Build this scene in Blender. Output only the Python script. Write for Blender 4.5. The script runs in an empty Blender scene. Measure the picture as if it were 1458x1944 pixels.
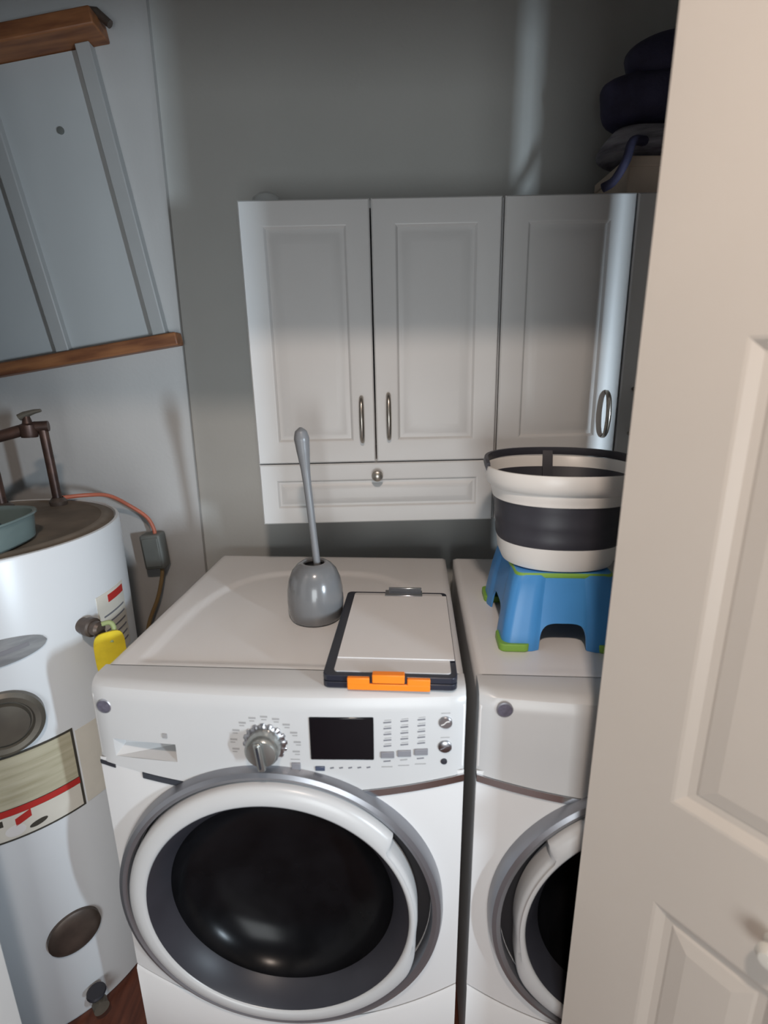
import bpy, bmesh, random
from math import *
from mathutils import Vector, Matrix

random.seed(7)
S = bpy.context.scene
COL = S.collection

# ------------------------------------------------------------------ camera
YAW, PIT, ROL = -0.010, 0.263, -0.0079
cd = bpy.data.cameras.new('camera'); cam = bpy.data.objects.new('camera', cd); COL.objects.link(cam)
cd.sensor_fit = 'VERTICAL'; cd.sensor_height = 36.0; cd.lens = 978.6 / 1944 * 36.0
cd.clip_start = 0.02
cd.dof.use_dof = True; cd.dof.focus_distance = 1.25; cd.dof.aperture_fstop = 2.3
fw = Vector((-sin(YAW) * cos(PIT), cos(YAW) * cos(PIT), -sin(PIT)))
rt = Vector((cos(YAW), sin(YAW), 0)); up = rt.cross(fw)
r2 = rt * cos(ROL) + up * sin(ROL); u2 = -rt * sin(ROL) + up * cos(ROL)
M = Matrix((r2, u2, -fw)).transposed().to_4x4(); M.translation = Vector((0, 0, 1.5386))
cam.matrix_world = M
S.camera = cam
S.view_settings.view_transform = 'Standard'; S.view_settings.look = 'None'
S.view_settings.gamma = 1.0; S.view_settings.use_curve_mapping = False
S.view_settings.exposure = 0.0

# ------------------------------------------------------------------ light
LAMP_POS = (0.02, -0.26, 2.50); LAMP_W = 18.0; LAMP_C = (1.0, 0.83, 0.71)
WIN_POS = (1.61, -0.796, 1.30); WIN_W = 11.2; WIN_C = (0.74, 0.88, 1.0)
FILL_W = 27.0; FILL_C = (0.93, 0.98, 1.0)
w = bpy.data.worlds.new('world'); S.world = w; w.use_nodes = True
w.node_tree.nodes['Background'].inputs[0].default_value = (0.55, 0.68, 0.78, 1)
w.node_tree.nodes['Background'].inputs[1].default_value = 0.3

def area(name, loc, target, sx, sy, watt, colr, shape='RECTANGLE', spread=pi):
    l = bpy.data.lights.new(name, 'AREA'); l.shape = shape; l.size = sx; l.size_y = sy
    l.energy = watt; l.color = colr; l.spread = spread
    o = bpy.data.objects.new(name, l); COL.objects.link(o); o.location = loc
    o.rotation_euler = (Vector(target) - Vector(loc)).to_track_quat('-Z', 'Y').to_euler()
    return o
area('window_daylight', WIN_POS, (0.08, 1.25, 1.40), 0.075, 0.34, WIN_W, WIN_C, spread=radians(82))
area('rear_fill', (0.05, -1.84, 0.86), (0.05, 0.0, 0.86), 1.0, 1.1, FILL_W, FILL_C)  # added fill light behind the camera, brightens the upright faces

# ------------------------------------------------------------------ materials
def mat(name, c, rough=0.5, metal=0.0, var=0.04, scale=14.0, bump=0.0, bscale=120.0, spec=0.5, coat=0.0, c2=None, stretch=None):
    m = bpy.data.materials.new(name); m.use_nodes = True; nt = m.node_tree
    b = nt.nodes['Principled BSDF']
    b.inputs['Roughness'].default_value = rough; b.inputs['Metallic'].default_value = metal
    b.inputs['Specular IOR Level'].default_value = spec
    b.inputs['Coat Weight'].default_value = coat
    tc = nt.nodes.new('ShaderNodeTexCoord'); src = tc.outputs['Object']
    if stretch:
        mp = nt.nodes.new('ShaderNodeMapping'); mp.inputs['Scale'].default_value = stretch
        nt.links.new(src, mp.inputs[0]); src = mp.outputs[0]
    n = nt.nodes.new('ShaderNodeTexNoise'); n.inputs['Scale'].default_value = scale; n.inputs['Detail'].default_value = 4
    nt.links.new(src, n.inputs['Vector'])
    r = nt.nodes.new('ShaderNodeValToRGB')
    lo = c2 if c2 else tuple(max(0, x * (1 - var)) for x in c)
    hi = c if c2 else tuple(min(1, x * (1 + var)) for x in c)
    r.color_ramp.elements[0].position = 0.32; r.color_ramp.elements[1].position = 0.68
    r.color_ramp.elements[0].color = (*lo, 1); r.color_ramp.elements[1].color = (*hi, 1)
    nt.links.new(n.outputs['Fac'], r.inputs[0]); nt.links.new(r.outputs[0], b.inputs['Base Color'])
    if bump:
        n2 = nt.nodes.new('ShaderNodeTexNoise'); n2.inputs['Scale'].default_value = bscale; n2.inputs['Detail'].default_value = 3
        nt.links.new(src, n2.inputs['Vector'])
        bp = nt.nodes.new('ShaderNodeBump'); bp.inputs['Strength'].default_value = bump; bp.inputs['Distance'].default_value = 0.004
        nt.links.new(n2.outputs['Fac'], bp.inputs['Height']); nt.links.new(bp.outputs[0], b.inputs['Normal'])
    return m
def clear(name, c, alpha=0.4, rough=0.1):
    m = mat(name, c, rough); nt = m.node_tree
    b = nt.nodes['Principled BSDF']; b.inputs['Alpha'].default_value = alpha
    return m

MW = {
 'wall': mat('wall_paint', (0.47, 0.475, 0.46), 0.75, var=0.03, scale=3, bump=0.12, bscale=90),
 'wall_side': mat('chase_paint', (0.45, 0.44, 0.43), 0.7, var=0.03, scale=3, bump=0.12, bscale=90),
 'hall': mat('hall_paint', (0.30, 0.33, 0.36), 0.8, var=0.03, scale=3, bump=0.1, bscale=90),
 'ceil': mat('ceiling_paint', (0.72, 0.72, 0.70), 0.8, bump=0.15, bscale=60),
 'floor': mat('floor_boards', (0.17, 0.055, 0.03), 0.4, c2=(0.09, 0.028, 0.016), scale=5, stretch=(14, 1.2, 1), bump=0.1),
 'cab': mat('cabinet_foil', (0.58, 0.58, 0.578), 0.38, var=0.012, scale=6),
 'door': mat('door_paint', (0.61, 0.555, 0.495), 0.45, var=0.015, scale=5, bump=0.03, bscale=60),
 'trim': mat('trim_paint', (0.80, 0.80, 0.79), 0.4, var=0.01),
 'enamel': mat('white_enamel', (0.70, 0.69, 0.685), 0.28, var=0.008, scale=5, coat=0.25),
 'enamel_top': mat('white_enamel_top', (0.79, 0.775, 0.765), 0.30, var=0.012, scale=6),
 'plastic_w': mat('white_plastic', (0.55, 0.55, 0.55), 0.3, var=0.008),
 'chrome': mat('chrome', (0.62, 0.63, 0.65), 0.14, 1.0, var=0.02),
 'dialm': mat('dial_metal', (0.36, 0.37, 0.355), 0.27, 0.8, var=0.03),
 'satin': mat('satin_metal', (0.42, 0.42, 0.44), 0.3, 1.0, var=0.04),
 'ringm': mat('door_trim_metal', (0.30, 0.305, 0.33), 0.3, 0.75, var=0.03),
 'nickel': mat('antique_nickel', (0.40, 0.37, 0.33), 0.3, 1.0, var=0.15, scale=60),
 'dark': mat('dark_gap', (0.012, 0.012, 0.014), 0.5),
 'slate': mat('slate_strip', (0.030, 0.034, 0.045), 0.3),
 'glassblk': mat('dark_window', (0.006, 0.006, 0.007), 0.22, var=0.3, spec=0.14),
 'bowlgrey': mat('smoked_rim', (0.034, 0.034, 0.042), 0.38, var=0.1, spec=0.3),
 'screen': mat('black_screen', (0.004, 0.004, 0.006), 0.12, spec=0.4),
 'btn': mat('button_grey', (0.22, 0.22, 0.24), 0.35),
 'mark': mat('print_grey', (0.17, 0.17, 0.19), 0.6),
 'markl': mat('print_pale', (0.33, 0.325, 0.325), 0.6),
 'navy': mat('navy_button', (0.06, 0.075, 0.12), 0.3),
 'badge': mat('badge_grey', (0.13, 0.12, 0.16), 0.4, 0.3, var=0.2, scale=150),
 'badge_ring': mat('badge_rim', (0.42, 0.42, 0.46), 0.3, 0.7),
 'tank': mat('tank_enamel', (0.66, 0.69, 0.72), 0.3, var=0.012, scale=4),
 'tanktop': mat('dusty_top', (0.20, 0.165, 0.13), 0.7, c2=(0.11, 0.09, 0.07), scale=9),
 'copper': mat('aged_copper', (0.11, 0.062, 0.048), 0.42, 0.55, c2=(0.05, 0.032, 0.028), scale=25),
 'brass': mat('brown_brass', (0.13, 0.10, 0.082), 0.4, 0.5, c2=(0.075, 0.058, 0.05), scale=20),
 'olive': mat('olive_metal', (0.17, 0.155, 0.125), 0.35, 0.4, c2=(0.11, 0.10, 0.085), scale=12),
 'yellow': mat('yellow_tag', (0.66, 0.50, 0.02), 0.4, var=0.1, scale=30),
 'green_tie': mat('tag_tie', (0.30, 0.36, 0.16), 0.5),
 'label': mat('energy_label', (0.50, 0.47, 0.35), 0.5, c2=(0.38, 0.35, 0.24), scale=7, stretch=(1, 1, 14)),
 'labelw': mat('label_paper', (0.66, 0.63, 0.56), 0.5, var=0.05),
 'labelb': mat('label_border', (0.05, 0.045, 0.035), 0.5),
 'red': mat('label_red', (0.45, 0.025, 0.02), 0.5),
 'silver': mat('silver_badge', (0.38, 0.39, 0.40), 0.35, 0.4, c2=(0.25, 0.26, 0.27), scale=16, stretch=(1, 1, 5)),
 'wood': mat('orange_wood', (0.32, 0.13, 0.05), 0.5, c2=(0.15, 0.052, 0.022), scale=6, stretch=(1.2, 8, 8)),
 'rackw_shaded': mat('rack_white_shaded', (0.36, 0.36, 0.355), 0.55, var=0.02),  # shade on the stiles is put into this darker grey
 'rackp': mat('rack_panel', (0.43, 0.44, 0.44), 0.6, var=0.03, scale=3),
 'cable': mat('red_cable', (0.42, 0.12, 0.07), 0.45, var=0.15),
 'cableb': mat('tan_cable', (0.26, 0.17, 0.075), 0.5, var=0.15),
 'ebox': mat('grey_box', (0.13, 0.135, 0.125), 0.5, var=0.12),
 'brushg': mat('grey_ceramic', (0.155, 0.155, 0.158), 0.2, var=0.02, coat=0.3),
 'brushh': mat('grey_handle', (0.165, 0.166, 0.172), 0.35, var=0.02),
 'cliptop': mat('clear_lid', (0.60, 0.58, 0.57), 0.25, var=0.02),
 'paper': mat('paper', (0.72, 0.70, 0.69), 0.6, var=0.012),
 'clipbox': mat('navy_plastic', (0.018, 0.020, 0.032), 0.32, var=0.1),
 'orange': mat('orange_latch', (0.95, 0.24, 0.01), 0.4, var=0.03),
 'stoolb': mat('blue_plastic', (0.065, 0.28, 0.64), 0.36, var=0.04),
 'stoolg': mat('green_grip', (0.22, 0.42, 0.06), 0.45, var=0.06),
 'bucketw': mat('bucket_white', (0.84, 0.82, 0.79), 0.35, var=0.01),
 'bucketg': mat('bucket_silicone', (0.040, 0.040, 0.052), 0.45, var=0.08),
 'bagn': mat('navy_fabric', (0.045, 0.043, 0.095), 0.75, c2=(0.022, 0.021, 0.05), scale=20, bump=0.3, bscale=150),
 'towel': mat('grey_cloth', (0.34, 0.34, 0.38), 0.85, c2=(0.07, 0.06, 0.08), scale=10, stretch=(1, 1, 7), bump=0.3),
 'carton': mat('beige_card', (0.60, 0.50, 0.41), 0.7, var=0.08),
 'domec': clear('clear_plastic', (0.75, 0.78, 0.78), 0.35, 0.15),
 'tub': clear('teal_plastic', (0.20, 0.27, 0.27), 0.72, 0.2),
 'pack': mat('navy_pack', (0.03, 0.03, 0.11), 0.35, c2=(0.02, 0.09, 0.09), scale=14),
 'packo': mat('orange_print', (0.50, 0.22, 0.08), 0.45),
 'bottle': mat('olive_bottle', (0.22, 0.24, 0.06), 0.35),
 'knobw': mat('white_knob', (0.70, 0.68, 0.62), 0.3, var=0.02),
 'glow': None,
}
g = bpy.data.materials.new('lamp_glow'); g.use_nodes = True
gb = g.node_tree.nodes['Principled BSDF']; gb.inputs['Base Color'].default_value = (0.9, 0.88, 0.84, 1)
gb.inputs['Emission Color'].default_value = (1, 0.86, 0.72, 1); gb.inputs['Emission Strength'].default_value = 3.0
MW['glow'] = g

# ------------------------------------------------------------------ helpers
def smooth(me, ang=40):
    for p in me.polygons: p.use_smooth = True
    try: me.set_sharp_from_angle(angle=radians(ang))
    except Exception: pass
def obj(name, bm, m, parent=None, bevel=0.0, seg=2, ang=40, flat=False):
    bmesh.ops.recalc_face_normals(bm, faces=bm.faces)
    me = bpy.data.meshes.new(name); bm.to_mesh(me); bm.free()
    me.materials.append(MW[m] if isinstance(m, str) else m)
    if not flat: smooth(me, ang)
    o = bpy.data.objects.new(name, me); COL.objects.link(o)
    if parent: o.parent = parent
    if bevel:
        b = o.modifiers.new('bevel', 'BEVEL'); b.width = bevel; b.segments = seg; b.limit_method = 'ANGLE'; b.angle_limit = radians(50)
    return o
def tag(o, label=None, cat=None, group=None, kind=None):
    if label: o['label'] = label
    if cat: o['category'] = cat
    if group: o['group'] = group
    if kind: o['kind'] = kind
    return o
def thing(name, label, cat, loc=(0, 0, 0), rz=0, group=None):
    o = bpy.data.objects.new(name, None); COL.objects.link(o); o.location = loc; o.rotation_euler = (0, 0, rz)
    o.empty_display_size = 0.05
    return tag(o, label, cat, group)
def box(bm, x0, x1, y0, y1, z0, z1, mtx=None):
    vs = [bm.verts.new((x, y, z)) for x in (x0, x1) for y in (y0, y1) for z in (z0, z1)]
    if mtx:
        for v in vs: v.co = mtx @ v.co
    for f in ((0, 1, 3, 2), (4, 6, 7, 5), (0, 4, 5, 1), (2, 3, 7, 6), (0, 2, 6, 4), (1, 5, 7, 3)):
        bm.faces.new([vs[i] for i in f])
    return vs
def B(*a, **k):
    bm = bmesh.new(); box(bm, *a, **k); return bm
def lathe(prof, n=48, mtx=None, rfun=None, closed=False, bm=None):
    """profile (r, h) turned about z; caps when r is 0"""
    bm = bm or bmesh.new(); rings = []
    for (r, h) in prof:
        if r < 1e-6: rings.append([bm.verts.new((0, 0, h))])
        else:
            ring = []
            for i in range(n):
                a = 2 * pi * i / n; rr = rfun(r, h, a) if rfun else r
                if isinstance(rr, tuple): ring.append(bm.verts.new((rr[0], rr[1], h)))
                else: ring.append(bm.verts.new((rr * cos(a), rr * sin(a), h)))
            rings.append(ring)
    prs = list(zip(rings, rings[1:]))
    if closed: prs.append((rings[-1], rings[0]))
    for a, b in prs:
        for i in range(n):
            j = (i + 1) % n
            if len(a) == 1 and len(b) == 1: continue
            if len(a) == 1: bm.faces.new((a[0], b[j], b[i]))
            elif len(b) == 1: bm.faces.new((a[i], a[j], b[0]))
            else: bm.faces.new((a[i], a[j], b[j], b[i]))
    if mtx:
        for v in bm.verts: v.co = mtx @ v.co
    return bm
def axis_y(x, y, z):     # lathe axis pointing to -y, placed at (x, y, z)
    return Matrix.Translation((x, y, z)) @ Matrix.Rotation(radians(90), 4, 'X')
def tube(pts, r, n=12, bm=None, radii=None, cyc=False):
    bm = bm or bmesh.new(); P = [Vector(p) for p in pts]; rings = []
    N = len(P); ref = None
    for i, p in enumerate(P):
        if cyc: d = P[(i + 1) % N] - P[i - 1]
        else: d = P[min(i + 1, N - 1)] - P[max(i - 1, 0)]
        d.normalize()
        if ref is None: ref = d.orthogonal().normalized()
        ref = (ref - d * ref.dot(d)).normalized(); o = d.cross(ref)
        rr = radii[i] if radii else r
        rings.append([bm.verts.new(p + (ref * cos(2 * pi * k / n) + o * sin(2 * pi * k / n)) * rr) for k in range(n)])
    prs = list(zip(rings, rings[1:]))
    if cyc: prs.append((rings[-1], rings[0]))
    for a, b in prs:
        for k in range(n): bm.faces.new((a[k], a[(k + 1) % n], b[(k + 1) % n], b[k]))
    if not cyc:
        bm.faces.new(rings[0][::-1]); bm.faces.new(rings[-1])
    return bm
def spline(pts, n=8):
    P = [Vector(p) for p in pts]; P = [2 * P[0] - P[1]] + P + [2 * P[-1] - P[-2]]; out = []
    for i in range(1, len(P) - 2):
        for k in range(n):
            t = k / n; a, b, c, d = P[i - 1:i + 3]
            out.append(0.5 * ((2 * b) + (c - a) * t + (2 * a - 5 * b + 4 * c - d) * t * t + (3 * b - a - 3 * c + d) * t ** 3))
    return out + [P[-2]]
def panel(bm, x0, x1, z0, z1, prof, y=0.0, back=None):
    """nested rectangles seen from -y; prof = [(inset, depth)], last one capped; back closes a slab"""
    loops = []
    for ins, dep in prof:
        loops.append([bm.verts.new(c) for c in ((x0 + ins, y + dep, z0 + ins), (x1 - ins, y + dep, z0 + ins), (x1 - ins, y + dep, z1 - ins), (x0 + ins, y + dep, z1 - ins))])
    if back is not None:
        bl = [bm.verts.new(c) for c in ((x0, back, z0), (x1, back, z0), (x1, back, z1), (x0, back, z1))]
        loops.insert(0, bl); bm.faces.new(bl)
    for a, b in zip(loops, loops[1:]):
        for k in range(4): bm.faces.new((a[k], a[(k + 1) % 4], b[(k + 1) % 4], b[k]))
    bm.faces.new(loops[-1])
def sstep(a, b, x):
    t = min(1, max(0, (x - a) / (b - a))); return t * t * (3 - 2 * t)

# ------------------------------------------------------------------ the room
CZ = 2.60
def struct(name, bm, m, label=None, bevel=0.0):
    return tag(obj(name, bm, m, bevel=bevel, flat=(bevel == 0)), label, None, None, 'structure')
struct('floor', B(-1.75, 1.80, -1.95, 1.75, -0.08, 0.0), 'floor')
struct('ceiling', B(-1.75, 1.80, -1.95, 1.75, CZ, CZ + 0.08), 'ceil')
struct('wall_back', B(-0.60, 1.12, 1.612, 1.75, 0, CZ), 'wall')
bm = bmesh.new(); box(bm, -1.47, -0.572, 1.592, 1.75, 0, CZ); box(bm, -1.47, -1.36, 0.715, 1.592, 0, CZ)
struct('wall_left', bm, 'wall_side')
struct('wall_right', B(1.00, 1.12, 0.715, 1.612, 0, CZ), 'wall')
HZ = 2.035; LJ, RJ = -0.80, 0.926
bm = bmesh.new()
box(bm, -1.75, LJ, 0.615, 0.715, 0, CZ); box(bm, RJ, 1.75, 0.615, 0.715, 0, CZ); box(bm, LJ, RJ, 0.615, 0.715, HZ, CZ)
struct('wall_front', bm, 'wall_side')
bm = bmesh.new()      # casing around the opening, hall side
box(bm, LJ - 0.06, LJ, 0.600, 0.615, 0, HZ + 0.06); box(bm, RJ, RJ + 0.06, 0.600, 0.615, 0, HZ + 0.06); box(bm, LJ, RJ, 0.600, 0.615, HZ, HZ + 0.06)
struct('trim_1', bm, 'trim')
struct('wall_hall_left', B(-1.75, -1.65, -1.95, 0.615, 0, CZ), 'hall')
bm = bmesh.new()
box(bm, -1.65, -0.46, -1.95, -1.85, 0, CZ); box(bm, 0.56, 1.65, -1.95, -1.85, 0, CZ)
box(bm, -0.46, 0.56, -1.95, -1.85, 0, 0.30); box(bm, -0.46, 0.56, -1.95, -1.85, 1.42, CZ)
struct('wall_hall_rear', bm, 'hall')
bm = bmesh.new()
box(bm, -0.52, -0.46, -1.85, -1.835, 0.24, 1.48); box(bm, 0.56, 0.62, -1.85, -1.835, 0.24, 1.48)
box(bm, -0.46, 0.56, -1.85, -1.835, 0.24, 0.30); box(bm, -0.46, 0.56, -1.85, -1.835, 1.42, 1.48)
struct('rear_fill_frame', bm, 'trim')  # frame and wall opening added to house the unseen rear fill light
# hall wall on the right, with a narrow side light in it
wy0, wy1, wz0, wz1 = -0.876, -0.716, 1.08, 1.52
bm = bmesh.new()
box(bm, 1.65, 1.75, -1.95, wy0, 0, CZ); box(bm, 1.65, 1.75, wy1, 0.615, 0, CZ)
box(bm, 1.65, 1.75, wy0, wy1, 0, wz0); box(bm, 1.65, 1.75, wy0, wy1, wz1, CZ)
struct('wall_hall_right', bm, 'hall')
bm = bmesh.new()
box(bm, 1.635, 1.65, wy0 - 0.04, wy0, wz0 - 0.04, wz1 + 0.04); box(bm, 1.635, 1.65, wy1, wy1 + 0.04, wz0 - 0.04, wz1 + 0.04)
box(bm, 1.635, 1.65, wy0, wy1, wz0 - 0.04, wz0); box(bm, 1.635, 1.65, wy0, wy1, wz1, wz1 + 0.04)
struct('window_1', bm, 'trim')

# ceiling lamp of the hall (its light is the warm one)
t = thing('ceiling_lamp', 'round white ceiling lamp of the hall, in front of the closet', 'lamp', (LAMP_POS[0], LAMP_POS[1], CZ))
obj('lamp_base', lathe([(0, 0), (0.10, 0), (0.10, -0.02), (0.085, -0.03), (0, -0.03)], 40), 'trim', t)
obj('lamp_rim', lathe([(0.095, -0.03), (0.10, -0.06), (0.085, -0.06), (0.085, -0.03)], 40), 'satin', t)
area('lamp_light', (LAMP_POS[0], LAMP_POS[1], CZ - 0.064), (LAMP_POS[0], LAMP_POS[1] + 0.35, 0), 0.13, 0.13, LAMP_W, LAMP_C, 'DISK')

# ------------------------------------------------------------------ bifold doors
LW = 0.40; LT = 0.032
PP = [(0, 0), (0.004, 0.001), (0.016, 0.009), (0.026, 0.010), (0.030, 0.008), (0.052, 0.003), (0.056, 0.003)]
def leaf_bm():
    """one door leaf in local x (0..LW), front at y=0, back at y=LT"""
    bm = bmesh.new(); sx = 0.119; zs = [(0.12, 0.775), (0.955, 1.575), (1.70, 1.93)]; H = 2.015
    box(bm, 0, sx, 0, LT, 0.012, H); box(bm, LW - sx, LW, 0, LT, 0.012, H)
    prev = 0.012
    for a, b in zs:
        box(bm, sx, LW - sx, 0, LT, prev, a); prev = b
    box(bm, sx, LW - sx, 0, LT, prev, H)
    for a, b in zs: panel(bm, sx, LW - sx, a, b, PP, 0.0, LT)
    bmesh.ops.remove_doubles(bm, verts=bm.verts, dist=1e-5)
    return bm
def put_leaf(name, parent, p, d):
    """p = far bottom corner, d = direction of local x in plan"""
    o = obj(name, leaf_bm(), 'door', parent, flat=True)
    o.location = (p[0], p[1], 0); o.rotation_euler = (0, 0, atan2(d[1], d[0])); return o
d1 = Vector((0.59, -0.81)).normalized(); P1 = Vector((0.334, 0.684))
door1 = tag(thing('door_1', 'cream panelled bifold door standing half folded at the right', 'door', (P1.x, P1.y, 0)), kind='structure')
lf = put_leaf('leaf', door1, (0, 0), d1)
tip = d1 * LW
n1 = Vector((-d1.y, d1.x))
lf2 = put_leaf('leaf', door1, (tip.x + 0.058, tip.y - 0.004), Vector((0.59, 0.81)))
kb = obj('knob', lathe([(0, 0.034), (0.010, 0.033), (0.0155, 0.026), (0.0155, 0.020), (0.008, 0.012), (0.007, 0.004), (0.014, 0.002), (0.014, 0), (0, 0)], 28, axis_y(0.262, 0, 0.850)), 'knobw', lf)
door2 = tag(thing('door_2', 'white bifold door folded flat against the left jamb', 'door', (-0.70, 0.68, 0)), kind='structure')
put_leaf('leaf', door2, (0.0, 0.0), (0, -1)).location = (0, 0, 0)
b2 = put_leaf('leaf', door2, (-0.08, -LW), (0, 1))
for c in door2.children: c.data.materials[0] = MW['trim']

# ------------------------------------------------------------------ washer and dryer
WA = -0.0715; WO = Vector((-0.5345, 0.8318, 0)); WID, DEP, HT = 0.686, 0.684, 1.0
def wpt(x, y, z=0.0):
    return (WO.x + x * cos(WA) - y * sin(WA), WO.y + x * sin(WA) + y * cos(WA), z)
def yf(x): d = (x - 0.343) / 0.343; return -0.020 * (1 - d * d)
def zb(x): d = (x - 0.343) / 0.343; return 0.835 - 0.040 * (1 - d * d)
def zs(x): d = (x - 0.343) / 0.343; return 0.205 + 0.10 * d * d
DC = (0.332, 0.530)
def machine(name, label, cat, x0, flip, grp, dish=0.0065):
    t = thing(name, label, cat, wpt(x0, 0), WA, grp)
    fx = (lambda x: WID - x) if flip else (lambda x: x)
    def done(bm):
        if flip:
            for v in bm.verts: v.co.x = WID - v.co.x
        return bm
    # shell: sides, back, underside
    bm = bmesh.new()
    for a in (0.0, WID - 0.02): box(bm, a, a + 0.02, 0.004, DEP, 0.02, 0.975)
    box(bm, 0.02, WID - 0.02, DEP - 0.02, DEP, 0.02, 0.975); box(bm, 0.02, WID - 0.02, 0.03, DEP - 0.02, 0.02, 0.04)
    obj('body', bm, 'enamel', t, 0.004)
    # front sheet with the door hole
    bm = bmesh.new(); NA = 96; ST = 7; R0 = 0.298; rings = [[] for _ in range(ST + 1)]
    angs = sorted([2 * pi * i / NA for i in range(NA)] + [atan2(z - DC[1], x - DC[0]) % (2 * pi) for x, z in ((0, 0.84), (WID, 0.84), (0, zs(0) + .003), (WID, zs(WID) + .003))])
    for a in angs:
        ca, sa = cos(a), sin(a); T = 9
        if ca > 1e-9: T = min(T, (WID - DC[0]) / ca)
        if ca < -1e-9: T = min(T, -DC[0] / ca)
        if sa > 1e-9: T = min(T, (0.84 - DC[1]) / sa)
        if sa < 0:
            lo, hi = 0.0, T
            for _ in range(40):
                mid = (lo + hi) / 2
                if DC[1] + mid * sa > zs(DC[0] + mid * ca) + .003: lo = mid
                else: hi = mid
            T = lo
        T = max(T, R0 + 0.002)
        for k in range(ST + 1):
            r = R0 + (T - R0) * k / ST; x = DC[0] + r * ca
            rings[k].append(bm.verts.new((x, yf(x), DC[1] + r * sa)))
    n = len(angs)
    for a, b in zip(rings, rings[1:]):
        for i in range(n): bm.faces.new((a[i], a[(i + 1) % n], b[(i + 1) % n], b[i]))
    rim = [bm.verts.new((v.co.x, 0.05, v.co.z)) for v in rings[0]]
    for i in range(n): bm.faces.new((rings[0][i], rings[0][(i + 1) % n], rim[(i + 1) % n], rim[i]))
    obj('front_panel', done(bm), 'enamel', t)
    # lower kick panel
    bm = bmesh.new(); N = 40; A = []
    for i in range(N + 1):
        x = WID * i / N; y = yf(x)
        A.append([bm.verts.new(c) for c in ((x, y + .04, zs(x)), (x, y, zs(x)), (x, y - .004, zs(x) - .006), (x, y - .003, 0.12), (x, y + .006, 0.02), (x, y + .04, 0.02))])
    for a, b in zip(A, A[1:]):
        for k in range(6): bm.faces.new((a[k], a[(k + 1) % 6], b[(k + 1) % 6], b[k]))
    bm.faces.new(A[0]); bm.faces.new(A[-1][::-1])
    obj('kick_panel', done(bm), 'enamel', t)
    # four levelling feet
    for px in (0.06, WID - 0.06):
        for py in (0.07, DEP - 0.07):
            obj('foot', lathe([(0, 0.0), (0.022, 0.0), (0.022, 0.008), (0.010, 0.012), (0.010, 0.022), (0, 0.022)], 20, Matrix.Translation((px, py, 0))), 'dark', t)
    # control fascia
    bm = bmesh.new(); xs = sorted(set([WID * i / 44 for i in range(45)] + [0.034, 0.158])); pk = (0.034, 0.158, 0.846, 0.884)
    C = []
    for x in xs:
        y = yf(x); e = 0.006 * (sstep(0.012, 0, x) + sstep(WID - 0.012, WID, x))
        zz = [zb(x), pk[2], pk[3], 0.965]
        prof = [(y + .05, zz[0])] + [(y + e - (.002 if k == 0 else 0), z) for k, z in enumerate(zz)] + [(y + .0015 + e, 0.978), (y + .006 + e, 0.990), (y + .014 + e, 0.9965), (y + .026, 1.0), (0.06, 1.0), (0.06, 0.97)]
        C.append([bm.verts.new((x, py, pz)) for py, pz in prof])
    for i, (a, b) in enumerate(zip(C, C[1:])):
        for k in range(len(a)):
            if not flip and k == 2 and pk[0] - 1e-6 <= xs[i] and xs[i + 1] <= pk[1] + 1e-6: continue
            kk = (k + 1) % len(a); bm.faces.new((a[k], a[kk], b[kk], b[k]))
    bm.faces.new(C[0]); bm.faces.new(C[-1][::-1])
    obj('control_panel', done(bm), 'plastic_w', t, ang=30)
    # lid with its shallow dished field
    bm = bmesh.new(); NX, NY = 70, 70; G = []
    for j in range(NY + 1):
        y = 0.058 + (DEP - 0.058) * j / NY; row = []
        for i in range(NX + 1):
            x = WID * i / NX; u = (x - 0.343) / 0.285; v = (y - 0.07) / 0.49
            f = 1 - (abs(u) ** 3.2 + abs(max(v, 0)) ** 3.2) if v > 0 else -1
            s = sstep(-0.02, 0.13, f) * sstep(0.072, 0.084, y)
            ed = min(x, WID - x, DEP - y); rr = 0.007
            z = 1.0 - dish * s
            if ed < rr: z -= rr - sqrt(max(0, rr * rr - (rr - ed) ** 2))
            row.append(bm.verts.new((x, y, z)))
        G.append(row)
    for a, b in zip(G, G[1:]):
        for i in range(NX): bm.faces.new((a[i], a[i + 1], b[i + 1], b[i]))
    bd = [e for e in bm.edges if e.is_boundary]
    ex = bmesh.ops.extrude_edge_only(bm, edges=bd)
    for v in [e for e in ex['geom'] if isinstance(e, bmesh.types.BMVert)]: v.co.z = 0.965
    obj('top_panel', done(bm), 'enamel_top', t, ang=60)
    # accent strips under the fascia, running into the door trim
    def strip(nm, xa, xb, h, m, out):
        bm = bmesh.new(); A = []
        for i in range(21):
            x = xa + (xb - xa) * i / 20; y = yf(x)
            A.append([bm.verts.new(c) for c in ((x, y - out, zb(x) - h), (x, y - out, zb(x) - .001), (x, y + .01, zb(x) - .001), (x, y + .01, zb(x) - h))])
        for a, b in zip(A, A[1:]):
            for k in range(4): bm.faces.new((a[k], a[(k + 1) % 4], b[(k + 1) % 4], b[k]))
        bm.faces.new(A[0]); bm.faces.new(A[-1][::-1])
        obj(nm, done(bm), m, t)
    strip('accent_strip', 0.47, WID, 0.016, 'chrome', 0.004)
    strip('accent_strip', 0.085, 0.23, 0.013, 'slate', 0.003)
    strip('seam_shadow_gap', 0.0, 0.03, 0.009, 'bowlgrey', 0.002)
    # door: trim ring, white ring with hand grip cut, smoked bowl
    ax = axis_y(DC[0], 0, DC[1])      # local r-angle: x = cos, z = sin ; h -> -y
    obj('door_trim', done(lathe([(0.322, -0.004), (0.3215, 0.022), (0.317, 0.034), (0.309, 0.037), (0.301, 0.034), (0.2985, 0.024), (0.2985, -0.03)], 120, ax)), 'ringm', t)
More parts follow.
